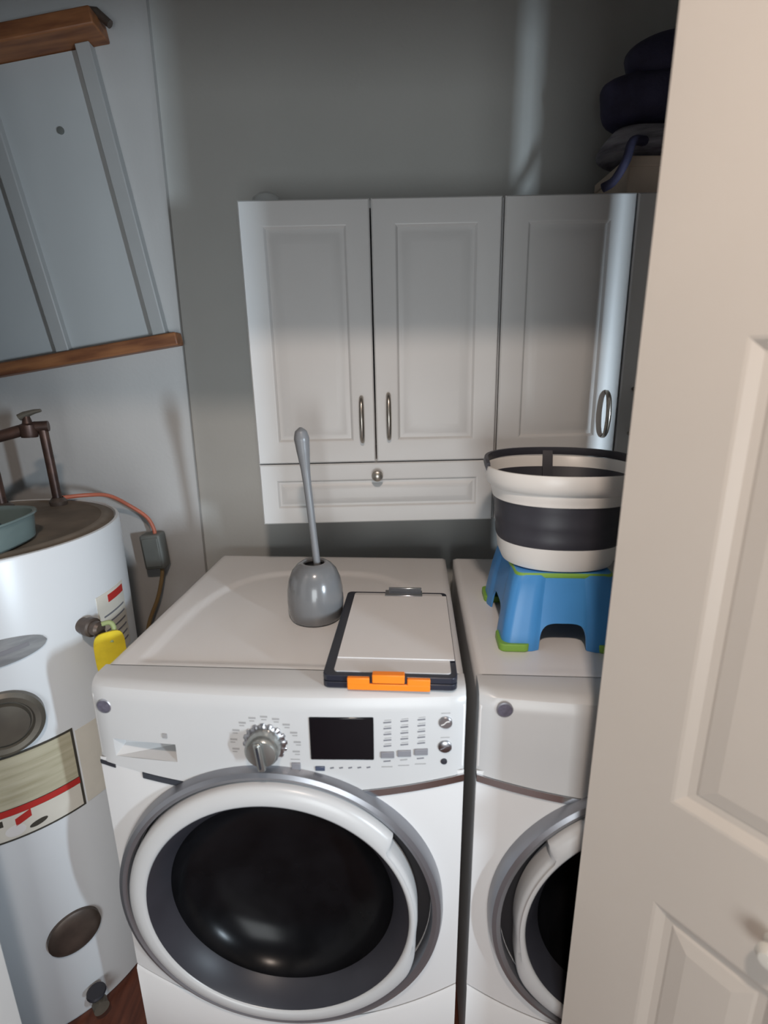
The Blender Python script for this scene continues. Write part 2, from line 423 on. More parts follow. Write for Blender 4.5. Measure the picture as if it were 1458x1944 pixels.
    obj('door_gap', done(lathe([(0.2985, 0.004), (0.255, 0.004), (0.255, 0.0), (0.2985, 0.0)], 96, ax, closed=True)), 'dark', t)
    def cut(a):
        a = (a + pi) % (2 * pi) - pi
        return sstep(radians(-32), radians(-6), a) * (1 - sstep(radians(36), radians(40), a))
    def rf(r, h, a): return r - 0.022 * cut(a) if r > 0.278 else (r - 0.008 * cut(a) if r > 0.268 else r)
    dr = obj('door_frame', done(lathe([(0.2945, 0.006), (0.2945, 0.036), (0.292, 0.0425), (0.286, 0.047), (0.275, 0.0505), (0.263, 0.0515), (0.259, 0.050), (0.2560, 0.046), (0.2560, 0.006)], 180, ax, rf)), 'plastic_w', t)
    obj('window_rim', done(lathe([(0.2560, 0.047), (0.2525, 0.044), (0.226, 0.010), (0.224, 0.004)], 96, ax)), 'bowlgrey', dr)
    obj('window_glass', done(lathe([(0.225, 0.008), (0.223, 0.000), (0.205, -0.035), (0.15, -0.060), (0.08, -0.072), (0, -0.076)], 96, ax)), 'glassblk', dr)
    # round badge
    bx = 0.027 if not flip else WID - 0.043
    yy_ = yf(bx)
    bd_ = obj('badge', done(lathe([(0.0145, 0), (0.0145, 0.003), (0.0125, 0.004), (0.0125, 0)], 32, axis_y(bx, yy_ + .002, 0.953 if not flip else 0.972))), 'badge_ring', t)
    obj('badge_face', done(lathe([(0.0126, 0), (0.0126, 0.0035), (0, 0.0042)], 32, axis_y(bx, yy_ + .002, 0.953 if not flip else 0.972))), 'badge', bd_)
    return t, done
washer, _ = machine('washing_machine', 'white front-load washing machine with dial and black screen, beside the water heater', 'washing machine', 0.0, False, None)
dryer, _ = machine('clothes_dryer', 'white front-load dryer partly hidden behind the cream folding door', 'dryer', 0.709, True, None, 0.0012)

# controls that the washer shows
def onp(nm, x, z, w_, h_, m, th=0.002, bev=0.0, parent=None, tilt=0.0):
    bm = B(-w_ / 2, w_ / 2, -th, 0.003, -h_ / 2, h_ / 2)
    sl = atan2(yf(x + .01) - yf(x - .01), .02)
    mt = Matrix.Translation((x, yf(x), z)) @ Matrix.Rotation(sl, 4, 'Z') @ Matrix.Rotation(tilt, 4, 'Y')
    for v in bm.verts: v.co = mt @ v.co
    return obj(nm, bm, m, parent or washer, bev)
# drawer pocket
bm = bmesh.new(); px0, px1, pz0, pz1 = 0.034, 0.158, 0.846, 0.884
fr = [(px0, yf(px0), pz0), (px1, yf(px1), pz0), (px1, yf(px1), pz1), (px0, yf(px0), pz1)]
bk = [(px0 + .012, 0.014, pz0 + .016), (px1 - .003, 0.026, pz0 + .010), (px1 - .003, 0.026, pz1), (px0 + .012, 0.014, pz1)]
a = [bm.verts.new(c) for c in fr]; b = [bm.verts.new(c) for c in bk]
for k in range(4): bm.faces.new((a[k], a[(k + 1) % 4], b[(k + 1) % 4], b[k]))
bm.faces.new(b)
obj('drawer_pocket', bm, 'plastic_w', washer, flat=True)
onp('drawer_mark', 0.140, 0.902, 0.009, 0.009, 'markl')
# dial
kx, kz = 0.3285, 0.900
bz = bmesh.new()
def teeth(r, h, a): return r * (1 + 0.055 * (1 if (a * 16 / (2 * pi)) % 1 < 0.45 else -0.5)) if r > 0.033 else r
lathe([(0.0385, 0), (0.0385, 0.003), (0.035, 0.005), (0.030, 0.006), (0, 0.006)], 128, axis_y(kx, yf(kx) + .001, kz), teeth, bm=bz)
dial = obj('dial_bezel', bz, 'satin', washer)
obj('dial', lathe([(0.031, 0.004), (0.0315, 0.016), (0.030, 0.026), (0.026, 0.031), (0.015, 0.033), (0, 0.0335)], 64, axis_y(kx, yf(kx), kz)), 'dialm', dial)
bm = B(-0.0075, 0.0075, -0.012, 0.0, -0.029, 0.029)
mt = Matrix.Translation((kx, yf(kx) - .030, kz)) @ Matrix.Rotation(radians(-6), 4, 'Y')
for v in bm.verts: v.co = mt @ v.co
obj('dial_grip', bm, 'dialm', dial, 0.005, 3)
bm = B(-0.0016, 0.0016, -0.0135, -0.010, -0.020, 0.022)
for v in bm.verts: v.co = mt @ v.co
obj('dial_pointer', bm, 'slate', dial)
for k in range(11):                      # cycle names printed round the dial
    a = radians(-18 + k * 21.5)
    onp('cycle_mark', kx + 0.058 * cos(a), kz + 0.054 * sin(a), 0.013, 0.0035, 'markl', 0.0004)
    for q in (0,):
        onp('cycle_mark', kx + 0.060 * cos(a), kz + 0.054 * sin(a) - 0.006, 0.009, 0.002, 'markl', 0.0004)
scr = onp('screen', 0.4665, 0.912, 0.114, 0.088, 'screen', 0.0022, 0.002)
for k in range(3):
    x = 0.5475 + 0.030 * k; dz = 0.0023 * k
    onp('button', x, 0.8785 + dz, 0.0245, 0.0125, 'btn', 0.003, 0.001)
    for r in range(5):
        onp('option_mark', x, 0.945 + dz - r * 0.0122, 0.014, 0.0026, 'mark', 0.0004, tilt=radians(-5))
        onp('option_mark', x + .001, 0.9495 + dz - r * 0.0122, 0.012, 0.0012, 'markl', 0.0004, tilt=radians(-5))
    onp('option_mark', x - .001, 0.864 + dz, 0.013, 0.0026, 'mark' if k != 1 else 'markl', 0.0004, tilt=radians(-5))
    onp('option_mark', x - .001, 0.852 + dz, 0.020, 0.0018, 'markl', 0.0004)
for z, r, nm in ((0.943, 0.0118, 'start_button'), (0.893, 0.0122, 'power_button')):
    b_ = obj(nm, lathe([(r, 0), (r, 0.004), (r * .88, 0.0052), (0, 0.0052)], 36, axis_y(0.650, yf(0.65) + .001, z)), 'satin', washer)
    bm = tube(spline([(0.650 - r * .65, 0, z - r * .35), (0.650 - r * .2, 0, z - r * .12), (0.650 + r * .1, 0, z + r * .25), (0.650 + r * .6, 0, z + r * .35)], 5), 0.0009, 8)
    for v in bm.verts: v.co.y += yf(0.65) - 0.0045
    obj('button_mark', bm, 'trim' if nm == 'start_button' else 'btn', b_)
    onp('option_mark', 0.650, z + 0.018, 0.016, 0.0015, 'markl', 0.0004)
obj('lock_button', lathe([(0.0058, 0), (0.0058, 0.003), (0, 0.0042)], 24, axis_y(0.649, yf(.649) + .001, 0.861)), 'bowlgrey', washer)
onp('button', 0.382, 0.853, 0.0165, 0.014, 'btn', 0.003, 0.001)
onp('option_mark', 0.381, 0.8665, 0.017, 0.0018, 'markl', 0.0004)
onp('button', 0.4255, 0.849, 0.0175, 0.0085, 'navy', 0.003, 0.001)
for k in range(5): onp('option_mark', 0.447 + 0.0165 * k, 0.8495 + .0004 * k, 0.007, 0.003, 'mark', 0.0004, tilt=radians(-12))

# ------------------------------------------------------------------ wall cabinets
CW, CD, CH = 0.604, 0.305, 0.762; CX, CY, CB = -0.3045, 1.305, 1.1555; CR = -0.0136
DP = [(0, 0.003), (0.003, 0), (0.052, 0), (0.055, 0.001), (0.060, 0.0065), (0.066, 0.0065), (0.073, 0.004), (0.090, 0.0012), (0.093, 0.0010)]
DPs = [(0, 0.003), (0.003, 0), (0.040, 0), (0.043, 0.001), (0.047, 0.0055), (0.052, 0.0055), (0.057, 0.0035), (0.066, 0.0012), (0.068, 0.0010)]
def pull(x, z):
    pts = [(x, 0.004, z - 0.055), (x, -0.010, z - 0.052), (x, -0.021, z - 0.036), (x, -0.026, z), (x, -0.021, z + 0.036), (x, -0.010, z + 0.052), (x, 0.004, z + 0.055)]
    P = spline(pts, 6); N = len(P)
    return tube(P, 0.004, 12, radii=[0.0042 + 0.0022 * sin(pi * i / (N - 1)) for i in range(N)])
def cabinet(label, off, grp):
    # positions along the tilted hanging line of the cabinets
    mx = -0.3045 + 0.302; t = thing('wall_cabinet', label, 'cabinet', (CX + off * cos(CR), CY, CB - off * sin(CR)))
    t.rotation_euler = (0, CR, 0)
    bm = bmesh.new(); y0 = 0.021; th = 0.016
    box(bm, 0, th, y0, CD, 0, CH); box(bm, CW - th, CW, y0, CD, 0, CH); box(bm, th, CW - th, y0, CD, 0, th); box(bm, th, CW - th, y0, CD, CH - th, CH)
    box(bm, th, CW - th, CD - 0.006, CD, th, CH - th); box(bm, th, CW - th, y0 + .004, CD - 0.006, 0.152, 0.164)
    obj('carcass', bm, 'cab', t, flat=True)
    zsplit = 0.1595
    for k in range(2):
        xa = k * CW / 2 + 0.0015; xb = (k + 1) * CW / 2 - 0.0025
        bm = bmesh.new(); panel(bm, xa, xb, zsplit + .0015, CH - .001, DP, 0.0, 0.019)
        d = obj('door', bm, 'cab', t, ang=20)
        hx = CW / 2 - 0.034 if k == 0 else CW / 2 + 0.033
        obj('handle', pull(hx, 0.268 + (0.006 if k else 0)), 'nickel', d)
    bm = bmesh.new(); panel(bm, 0.0015, CW - .0025, 0.001, zsplit - .0015, DPs, 0.0, 0.019)
    d = obj('drawer', bm, 'cab', t, ang=20)
    obj('knob', lathe([(0.006, -0.002), (0.006, 0.008), (0.0125, 0.013), (0.0145, 0.019), (0.012, 0.024), (0.006, 0.0265), (0, 0.027)], 32, axis_y(CW / 2 + 0.001, 0, 0.127)), 'nickel', d)
    return t
cabinet('white wall cabinet with two doors and a drawer above the washer', 0.0, None)
cabinet('white wall cabinet behind the bucket, with a bag and carton on top', CW + 0.003, None)

# ------------------------------------------------------------------ water heater
HC = Vector((-0.937, 1.150)); HR = 0.302; HH = 1.198
heater = thing('water_heater', 'tall white cylindrical water heater left of the washing machine', 'water heater', (HC.x, HC.y, 0))
obj('tank', lathe([(0, 0.0), (HR - .012, 0.0), (HR - .012, 0.012), (HR, 0.018), (HR, HH - .006), (HR - .002, HH), (HR - .008, HH + .001), (HR - .011, HH - .006), (0, HH - .006)], 120), 'tank', heater)
obj('top_cover', lathe([(0, HH + .002), (0.20, HH + .0015), (HR - .045, HH + .0005), (HR - .040, HH + .004), (HR - .030, HH + .003), (HR - .024, HH - .001), (HR - .012, HH - .002)], 96), 'tanktop', heater)
def cyl(a, z, r=HR): return Vector((r * cos(radians(a)), r * sin(radians(a)), z))
def patch(nm, a0, a1, z0, z1, m, off=0.0015, parent=None, shape=None, n=24, slant=0.0):
    """thin curved sticker on the tank; shape(u) -> half height factor"""
    bm = bmesh.new(); F = []; zc, hh = (z0 + z1) / 2, (z1 - z0) / 2
    for i in range(n + 1):
        u = i / n; a_ = a0 + (a1 - a0) * u; k = shape(u) if shape else 1.0; s = slant * (u - .5)
        F.append([bm.verts.new(c) for c in (cyl(a_, zc - hh * k + s, HR - .002), cyl(a_, zc - hh * k + s, HR + off), cyl(a_, zc + hh * k + s, HR + off), cyl(a_, zc + hh * k + s, HR - .002))])
    for a_, b_ in zip(F, F[1:]):
        for k in range(4): bm.faces.new((a_[k], a_[(k + 1) % 4], b_[(k + 1) % 4], b_[k]))
    bm.faces.new(F[0]); bm.faces.new(F[-1][::-1])
    return obj(nm, bm, m, parent or heater)
ell = lambda u: sqrt(max(0.0004, 1 - (2 * u - 1) ** 2))
bd_ = patch('badge', -75, -36, 0.985, 1.042, 'silver', 0.004, shape=ell, n=40)
patch('badge_mark', -66, -42, 1.007, 1.016, 'btn', 0.0048, bd_, slant=0.012)
el = patch('energy_label', -92, -33.2, 0.583, 0.787, 'labelb', 0.0012)
patch('label_field', -91, -34.2, 0.663, 0.782, 'label', 0.0018, el)
patch('label_field', -91, -34.2, 0.588, 0.645, 'labelw', 0.0018, el)
patch('red_stripe', -91, -34.0, 0.646, 0.661, 'red', 0.0022, el)
patch('label_print', -70, -62, 0.625, 0.640, 'labelb', 0.0022, el, slant=0.0)
patch('label_print', -58, -52.5, 0.622, 0.640, 'red', 0.0022, el, slant=0.012)
patch('label_print', -54, -47.5, 0.598, 0.611, 'labelb', 0.0022, el, shape=ell, slant=0.006)
patch('label_print', -62, -55.0, 0.593, 0.620, 'paper', 0.0022, el, shape=ell)
for k in range(5): patch('label_print', -86, -52 + 3 * (k % 2), 0.682 + 0.019 * k, 0.686 + 0.019 * k, 'label', 0.0022, el)
patch('side_label', -32.4, -22, 0.585, 0.776, 'labelw', 0.0012)
wl = patch('warning_label', -13, 8, 0.885, 1.052, 'labelw', 0.0012)
patch('warning_stripe', -6, 7, 1.026, 1.044, 'red', 0.0020, wl)
for k in range(6): patch('warning_text', -10, 6, 0.905 + .018 * k, 0.909 + .018 * k, 'mark', 0.0019, wl)
def radial(a, z, r=HR):  # lathe axis along the outward radius
    return Matrix.Translation(cyl(a, z, r)) @ Matrix.Rotation(radians(a), 4, 'Z') @ Matrix.Rotation(radians(90), 4, 'Y')
obj('access_cover', lathe([(0.070, -0.012), (0.070, 0.010), (0.062, 0.015), (0.052, 0.013), (0.048, 0.006), (0.046, 0.006), (0.043, 0.014), (0.020, 0.017), (0, 0.0175)], 64, radial(-54.5, 0.862)), 'olive', heater)
obj('access_cover', lathe([(0.055, -0.012), (0.055, 0.007), (0.048, 0.011), (0.030, 0.013), (0, 0.014)], 64, radial(-47, 0.271)), 'brass', heater)
rv = obj('relief_valve', lathe([(0.017, -0.01), (0.017, 0.018), (0.021, 0.019), (0.021, 0.032), (0.016, 0.034), (0.016, 0.050), (0.011, 0.055), (0, 0.055)], 28, radial(-21.5, 1.008)), 'brass', heater)
bm = tube([cyl(-21.5, 1.008, HR + .035), cyl(-20.5, 1.000, HR + .040), cyl(-19.5, 0.985, HR + .036), cyl(-19.0, 0.90, HR + .026)], 0.012, 14)
obj('outlet_pipe', bm, 'brass', rv)
# yellow tag hung on the relief valve
bm = bmesh.new(); pts = []
for i in range(32):
    a_ = 2 * pi * i / 32; c, s = cos(a_), sin(a_)
    pts.append((abs(c) ** 0.55 * (1 if c > 0 else -1) * 0.031, abs(s) ** 0.55 * (1 if s > 0 else -1) * 0.056))
mt = Matrix.Translation(cyl(-20.6, 0.950, HR + .066)) @ Matrix.Rotation(radians(-20 - 35), 4, 'Z')
fr = [bm.verts.new(mt @ Vector((0.002 + .012 * (q / .056) ** 2, p, q))) for p, q in pts]; bk = [bm.verts.new(mt @ Vector((-0.002 + .012 * (q / .056) ** 2, p, q))) for p, q in pts]
bm.faces.new(fr); bm.faces.new(bk[::-1])
for i in range(32): bm.faces.new((fr[i], fr[(i + 1) % 32], bk[(i + 1) % 32], bk[i]))
obj('tag', bm, 'yellow', rv)
obj('tag_tie', tube(spline([cyl(-20.5, 1.016, HR + .050), cyl(-19.0, 1.018, HR + .066), cyl(-19.0, 1.004, HR + .074), cyl(-20.5, 0.978, HR + .073)], 5), 0.0055, 10), 'green_tie', rv)
dv = obj('drain_valve', lathe([(0.018, -0.01), (0.018, 0.014), (0.013, 0.016), (0.013, 0.034), (0.017, 0.036), (0.017, 0.056), (0, 0.056)], 24, radial(-44.5, 0.062)), 'olive', heater)
obj('valve_handle', lathe([(0, 0.0), (0.020, 0.0), (0.022, 0.005), (0.020, 0.010), (0, 0.010)], 20, Matrix.Translation(cyl(-44.5, 0.078, HR + .026))), 'bowlgrey', dv)
# copper loop on top
def hl(x, y, z): return (x - HC.x, y - HC.y, z)
lp = obj('copper_pipe', tube([hl(-0.872, 1.372, HH - .01), hl(-0.8735, 1.370, 1.30), hl(-0.876, 1.368, 1.407)], 0.0115, 16), 'copper', heater)
lp2 = obj('copper_pipe', tube([hl(-0.985, 1.318, HH - .01), hl(-0.988, 1.318, 1.28), hl(-0.992, 1.318, 1.372)], 0.0135, 16), 'copper', heater)
cp = obj('cross_pipe', tube([hl(-0.862, 1.371, 1.412), hl(-0.89, 1.362, 1.411), hl(-0.925, 1.35, 1.402), hl(-1.05, 1.30, 1.366)], 0.0125, 16, radii=[0.0135, 0.014, 0.015, 0.0125]), 'copper', heater)
obj('valve_body', lathe([(0.019, -0.020), (0.021, -0.012), (0.021, 0.012), (0.012, 0.016), (0.008, 0.034), (0, 0.034)], 20, Matrix.Translation(hl(-0.905, 1.355, 1.405))), 'copper', cp)
obj('valve_lever', tube([hl(-0.920, 1.35, 1.436), hl(-0.908, 1.353, 1.442), hl(-0.885, 1.358, 1.450), hl(-0.868, 1.360, 1.453)], 0.006, 10, radii=[0.009, 0.009, 0.006, 0.004]), 'olive', cp)
obj('pipe_collar', lathe([(0.013, 0), (0.020, 0.0), (0.022, 0.012), (0.014, 0.022)], 24, Matrix.Translation(hl(-0.872, 1.372, HH))), 'brass', lp)
obj('pipe_collar', lathe([(0.014, 0), (0.026, 0.0), (0.026, 0.014), (0.015, 0.022)], 24, Matrix.Translation(hl(-0.985, 1.318, HH))), 'brass', lp2)

# tub and things on the heater
tc_ = Vector((-0.822, 1.010)); TZ = HH + .0042
tub = thing('plastic_tub', 'translucent teal plastic tub standing on the water heater top', 'tub', (tc_.x, tc_.y, TZ))
def sq(rx, ry, p):
    def f(r, h, a):
        c, s = cos(a), sin(a); k = (abs(c) ** p + abs(s) ** p) ** (-1 / p); return (rx * r * k * c, ry * r * k * s)
    return f
obj('tub_body', lathe([(0, 0.0), (0.90, 0.0), (0.96, 0.005), (1.0, 0.052), (1.05, 0.055), (1.05, 0.059), (0.97, 0.057), (0.93, 0.006), (0, 0.004)], 64, None, sq(0.090, 0.104, 3)), 'tub', tub)
pk_ = thing('snack_pouch', 'navy and orange printed pouch lying in the teal tub', 'pouch', (tc_.x - 0.006, tc_.y - 0.004, TZ + 0.005))
obj('pouch', lathe([(0, 0.0), (0.9, 0.004), (1.0, 0.020), (0.8, 0.038), (0, 0.046)], 32, None, sq(0.052, 0.060, 3)), 'pack', pk_)
obj('pouch_print', lathe([(0, 0.0455), (0.5, 0.044), (0.55, 0.040), (0, 0.038)], 24, Matrix.Translation((0.012, -0.008, 0.003)), sq(0.030, 0.026, 2)), 'packo', pk_)
bt = thing('spray_bottle', 'olive green bottle at the left edge, on the water heater', 'bottle', (-1.045, 1.262, HH + .003))
obj('bottle_body', lathe([(0, 0), (0.034, 0), (0.037, 0.004), (0.037, 0.12), (0.030, 0.145), (0.014, 0.16), (0.014, 0.17), (0, 0.17)], 32), 'bottle', bt)
obj('bottle_cap', lathe([(0.016, 0.165), (0.017, 0.195), (0, 0.197)], 24), 'packo', bt)

# cable and electrical box on the wall
jb = thing('junction_box', 'small grey electrical box hung by a red cable on the wall', 'electrical box', (-0.706, 1.555, 0))
def jl(x, y, z): return (x + 0.706, y - 1.555, z)
obj('box', B(-0.034, 0.030, -0.020, 0.030, 0.946, 1.060), 'ebox', jb, 0.007, 3).rotation_euler = (0, radians(-4), 0)
for c in jb.children: c.location = (-0.065 * -1.0 + 0.0, 0, 0.0)
obj('cover_plate', B(-0.027, 0.023, -0.0235, -0.019, 0.956, 1.050), 'ebox', jb.children[0], 0.003)
obj('cable', tube(spline([jl(-0.90, 1.40, HH + .012), jl(-0.83, 1.44, HH + .012), jl(-0.80, 1.50, HH - .005), jl(-0.765, 1.545, 1.150), jl(-0.725, 1.556, 1.112), jl(-0.708, 1.557, 1.075), jl(-0.706, 1.557, 1.045)], 8), 0.0058, 12), 'cable', jb)
obj('lower_cable', tube(spline([jl(-0.698, 1.557, 0.96), jl(-0.699, 1.557, 0.92), jl(-0.722, 1.557, 0.84), jl(-0.765, 1.557, 0.74), jl(-0.79, 1.557, 0.62)], 8), 0.0062, 12), 'cableb', jb)

# ------------------------------------------------------------------ rack hung askew on the wall
RA = radians(9.0)
rack = thing('wall_rack', 'white wall rack with two brown wooden rails, hung askew at upper left', 'rack', (-0.572, 1.592, 1.640))
rack.rotation_euler = (0, -RA, 0)          # right end up
# local x runs left (negative), z up along the stiles
obj('back_panel', B(-0.62, -0.04, -0.010, 0.0, 0.0, 0.72), 'rackp', rack)
obj('wood_rail', B(-0.640, 0.004, -0.050, 0.0, -0.020, 0.016), 'wood', rack, 0.004)
obj('wood_rail', B(-0.640, 0.012, -0.085, 0.0, 0.722, 0.760), 'wood', rack, 0.004)
for x in (-0.030, -0.315, -0.605):
    bm = B(x - 0.038, x, -0.032, 0.0, 0.016, 0.722)
    obj('stile', bm, 'rackw_shaded', rack, 0.003)
obj('bracket', tube([(-0.012, -0.040, 0.775), (0.012, -0.042, 0.768), (0.036, -0.040, 0.740)], 0.010, 10), 'brass', rack)
obj('screw', lathe([(0.009, 0), (0.009, 0.004), (0, 0.006)], 16, axis_y(-0.17, -0.010, 0.555)), 'ebox', rack)

# ------------------------------------------------------------------ on the washer
bc = wpt(0.369, 0.290)
br = thing('toilet_brush', 'grey toilet brush standing in its round glossy holder on the washer', 'toilet brush', (bc[0], bc[1], 0.994), radians(20))
bx_, by_ = -0.148, 1.096
br.location = (bx_, by_, 0.9938); br.rotation_euler = (0, 0, 0)
holder = lathe([(0, 0.0), (0.052, 0.0), (0.058, 0.004), (0.0625, 0.022), (0.0640, 0.045), (0.0628, 0.072), (0.0585, 0.096), (0.050, 0.116), (0.040, 0.128), (0.031, 0.1345), (0.026, 0.1355), (0.0235, 0.133), (0.0235, 0.06), (0, 0.058)], 72)
obj('holder', holder, 'brushg', br)
obj('holder_hole', lathe([(0.0232, 0.1285), (0.0232, 0.124), (0, 0.124)], 32), 'dark', br)
P = [(0.008, 0, 0.10), (0.006, 0, 0.14), (0.000, 0.001, 0.22), (-0.006, 0.002, 0.30), (-0.0095, 0.002, 0.345), (-0.0125, 0.002, 0.385), (-0.0145, 0.002, 0.412), (-0.0155, 0.002, 0.428), (-0.0160, 0.002, 0.436)]
obj('brush_handle', tube(spline(P, 5), 0.008, 18, radii=[x for i in range(len(spline(P, 5))) for x in [
    [0.0080, 0.0080, 0.0080, 0.0085, 0.0100, 0.0142, 0.0165, 0.0125, 0.0025][min(8, i // 5)] * (1 - (i % 5) / 5) + [0.0080, 0.0080, 0.0080, 0.0085, 0.0100, 0.0142, 0.0165, 0.0125, 0.0025][min(8, i // 5 + 1)] * ((i % 5) / 5)]]), 'brushh', br)

co = wpt(0.432, 0.003)
cb = thing('clipboard_case', 'dark clipboard storage case with orange latch at the washer front edge', 'clipboard', (co[0], co[1], 1.0005), WA)
W_, D_ = 0.238, 0.362
def rrect(bm, x0, x1, y0, y1, z0, z1, r, n=5):
    pts = []
    for cx, cy, a0 in ((x1 - r, y0 + r, -90), (x1 - r, y1 - r, 0), (x0 + r, y1 - r, 90), (x0 + r, y0 + r, 180)):
        for k in range(n + 1):
            a_ = radians(a0 + 90 * k / n); pts.append((cx + r * cos(a_), cy + r * sin(a_)))
    lo = [bm.verts.new((x, y, z0)) for x, y in pts]; hi = [bm.verts.new((x, y, z1)) for x, y in pts]
    bm.faces.new(lo[::-1]); bm.faces.new(hi)
    for i in range(len(pts)):
        j = (i + 1) % len(pts); bm.faces.new((lo[i], lo[j], hi[j], hi[i]))
bm = bmesh.new(); rrect(bm, 0, W_, 0, D_, 0, 0.012, 0.012); rrect(bm, 0, W_, 0, D_, 0.0135, 0.0255, 0.012); rrect(bm, 0.004, W_ - .004, 0.004, D_ - .004, 0.011, 0.0145, 0.010)
obj('case', bm, 'clipbox', cb, 0.002)
bm = bmesh.new(); rrect(bm, 0.019, W_ - .011, 0.012, D_ - .012, 0.0250, 0.0272, 0.006)
obj('writing_plate', bm, 'cliptop', cb)
# orange latch: wide base with a raised centre tab
lt = obj('latch', B(0.045, 0.190, -0.007, 0.001, 0.0015, 0.014), 'orange', cb, 0.0015)
obj('latch_arm', B(0.045, 0.084, -0.007, 0.001, 0.012, 0.0250), 'orange', lt, 0.0015)
obj('latch_arm', B(0.150, 0.190, -0.007, 0.001, 0.012, 0.0250), 'orange', lt, 0.0015)
obj('latch_tab', B(0.0890, 0.1455, -0.0085, 0.006, 0.0165, 0.0330), 'orange', lt, 0.0015)
obj('latch_gap', B(0.0845, 0.1495, -0.004, 0.002, 0.0135, 0.0280), 'clipbox', lt)
# metal spring clip at the far end
bm = bmesh.new(); box(bm, 0.092, 0.180, 0.326, 0.358, 0.0302, 0.0325)
clip = obj('spring_clip', bm, 'chrome', cb, 0.001)
obj('clip_lip', B(0.100, 0.178, 0.352, 0.358, 0.0270, 0.0400), 'chrome', clip, 0.001)
po = wpt(0.452, 0.056)
pp = thing('paper_sheet', 'stack of blank white paper held on the clipboard case', 'paper', (po[0], po[1], 1.0005 + 0.0273), WA)
bm = bmesh.new(); box(bm, 0.0, 0.216, 0.0, 0.279, 0.0, 0.0026)
for v in bm.verts:
    if v.co.y < .01: v.co.z += 0.0005
obj('sheets', bm, 'paper', pp, flat=True)

# ------------------------------------------------------------------ stool and bucket on the dryer
so = wpt(0.891, 0.290)
SZ = 0.9994
st = thing('step_stool', 'blue plastic step stool with green feet on the dryer, under the bucket', 'stool', (so[0], so[1], SZ), WA)
SH = 0.1545
def stool_shell():
    """one moulded skirt: four flared sides with an arch cut in each, rounded corners"""
    bm = bmesh.new(); t0, b0 = (0.093, 0.108), (0.123, 0.143); rc = 0.018; NR = 14
    ss = sorted(set([round(k * 0.46 * sin(pi / 2 * q / 10), 5) for q in range(11) for k in (-1, 1)] + [-1, -0.86, -0.72, -0.60, -0.53, -0.47, 0.47, 0.53, 0.60, 0.72, 0.86, 1]))
    cols = [(sd, q, None) for sd in range(4) for q in ss]
    full = []
    for sd in range(4):
        full += [(sd, q, 0) for q in ss]
        full += [(sd, 1, a) for a in (22.5, 45, 67.5)]
    def zlow(q, a):
        if a or abs(q) >= 0.465: return 0.0
        return SH * 0.355 * max(0.0, 1 - abs(q / 0.46) ** 4) ** 0.25
    lay = []
    for off in (0.0, -0.004):
        grid = []
        for sd, q, a in full:
            z0 = zlow(q, a); col = []
            for r in range(NR + 1):
                z = z0 + (SH * 0.985 - z0) * r / NR; u = 1 - z / SH; e = u ** 0.62
                hx = t0[0] + (b0[0] - t0[0]) * e + off; hy = t0[1] + (b0[1] - t0[1]) * e + off
                L, D = (hx, hy) if sd % 2 == 0 else (hy, hx)
                dent = 0.006 * (1 - sstep(0.46, 0.60, abs(q))) * (1 - 0.5 * sstep(0.7, 1, z / SH))
                px, py = q * (L - rc), -(D - dent)
                if a: px, py = (L - rc) + rc * sin(radians(a)), -(D - rc) - rc * cos(radians(a))
                t_ = sd * pi / 2
                col.append(bm.verts.new((px * cos(t_) - py * sin(t_), px * sin(t_) + py * cos(t_), z)))
            grid.append(col)
        lay.append(grid)
    n = len(full)
    for i in range(n):
        j = (i + 1) % n
        for G_ in lay:
            for r in range(NR): bm.faces.new((G_[i][r], G_[j][r], G_[j][r + 1], G_[i][r + 1]))
        bm.faces.new((lay[0][i][0], lay[0][j][0], lay[1][j][0], lay[1][i][0]))
    return bm
sb = stool_shell()
obj('stool_body', sb, 'stoolb', st)
bm = bmesh.new(); rrect(bm, -0.0945, 0.0945, -0.1095, 0.1095, SH - .012, SH, 0.014)
obj('seat', bm, 'stoolb', st, 0.003)
bm = bmesh.new(); rrect(bm, -0.0965, 0.0965, -0.1115, 0.1115, SH - .012, SH - .0005, 0.016)
obj('grip_rim', bm, 'stoolg', st, 0.004, 3)
for sx in (-1, 1):
    for sy in (-1, 1):
        x0, x1 = sorted((sx * 0.067, sx * 0.1275)); y0, y1 = sorted((sy * 0.082, sy * 0.1475))
        bm = bmesh.new(); rrect(bm, x0, x1, y0, y1, 0.0, 0.016, 0.012)
        obj('foot', bm, 'stoolg', st, 0.002)

bo = wpt(0.893, 0.272); BZ = SZ + SH + 0.0005
bk = thing('bucket', 'round grey and white collapsible bucket standing on the blue stool', 'bucket', (bo[0], bo[1], BZ), WA)
ov = sq(0.156, 0.132, 2.3)
obj('base', lathe([(0, 0.0), (0.66, 0.0), (0.72, 0.004), (0.775, 0.024), (0.80, 0.054), (0.775, 0.055), (0.74, 0.024), (0.66, 0.008), (0, 0.008)], 96, None, ov), 'bucketw', bk)
obj('collapsible_band', lathe([(0.795, 0.050), (0.812, 0.056), (0.820, 0.070), (0.812, 0.076), (0.832, 0.090), (0.842, 0.102), (0.834, 0.108), (0.850, 0.124), (0.856, 0.138), (0.838, 0.139), (0.826, 0.122), (0.812, 0.106), (0.815, 0.100), (0.800, 0.088), (0.788, 0.074), (0.780, 0.056), (0.775, 0.050)], 96, None, ov, closed=True), 'bucketg', bk)
obj('rim', lathe([(0.850, 0.136), (0.878, 0.138), (0.885, 0.146), (0.900, 0.152), (0.905, 0.160), (0.960, 0.166), (0.988, 0.178), (0.997, 0.192), (0.985, 0.200), (0.955, 0.200), (0.935, 0.196), (0.900, 0.165), (0.852, 0.146), (0.838, 0.139)], 96, None, ov, closed=True), 'bucketw', bk)
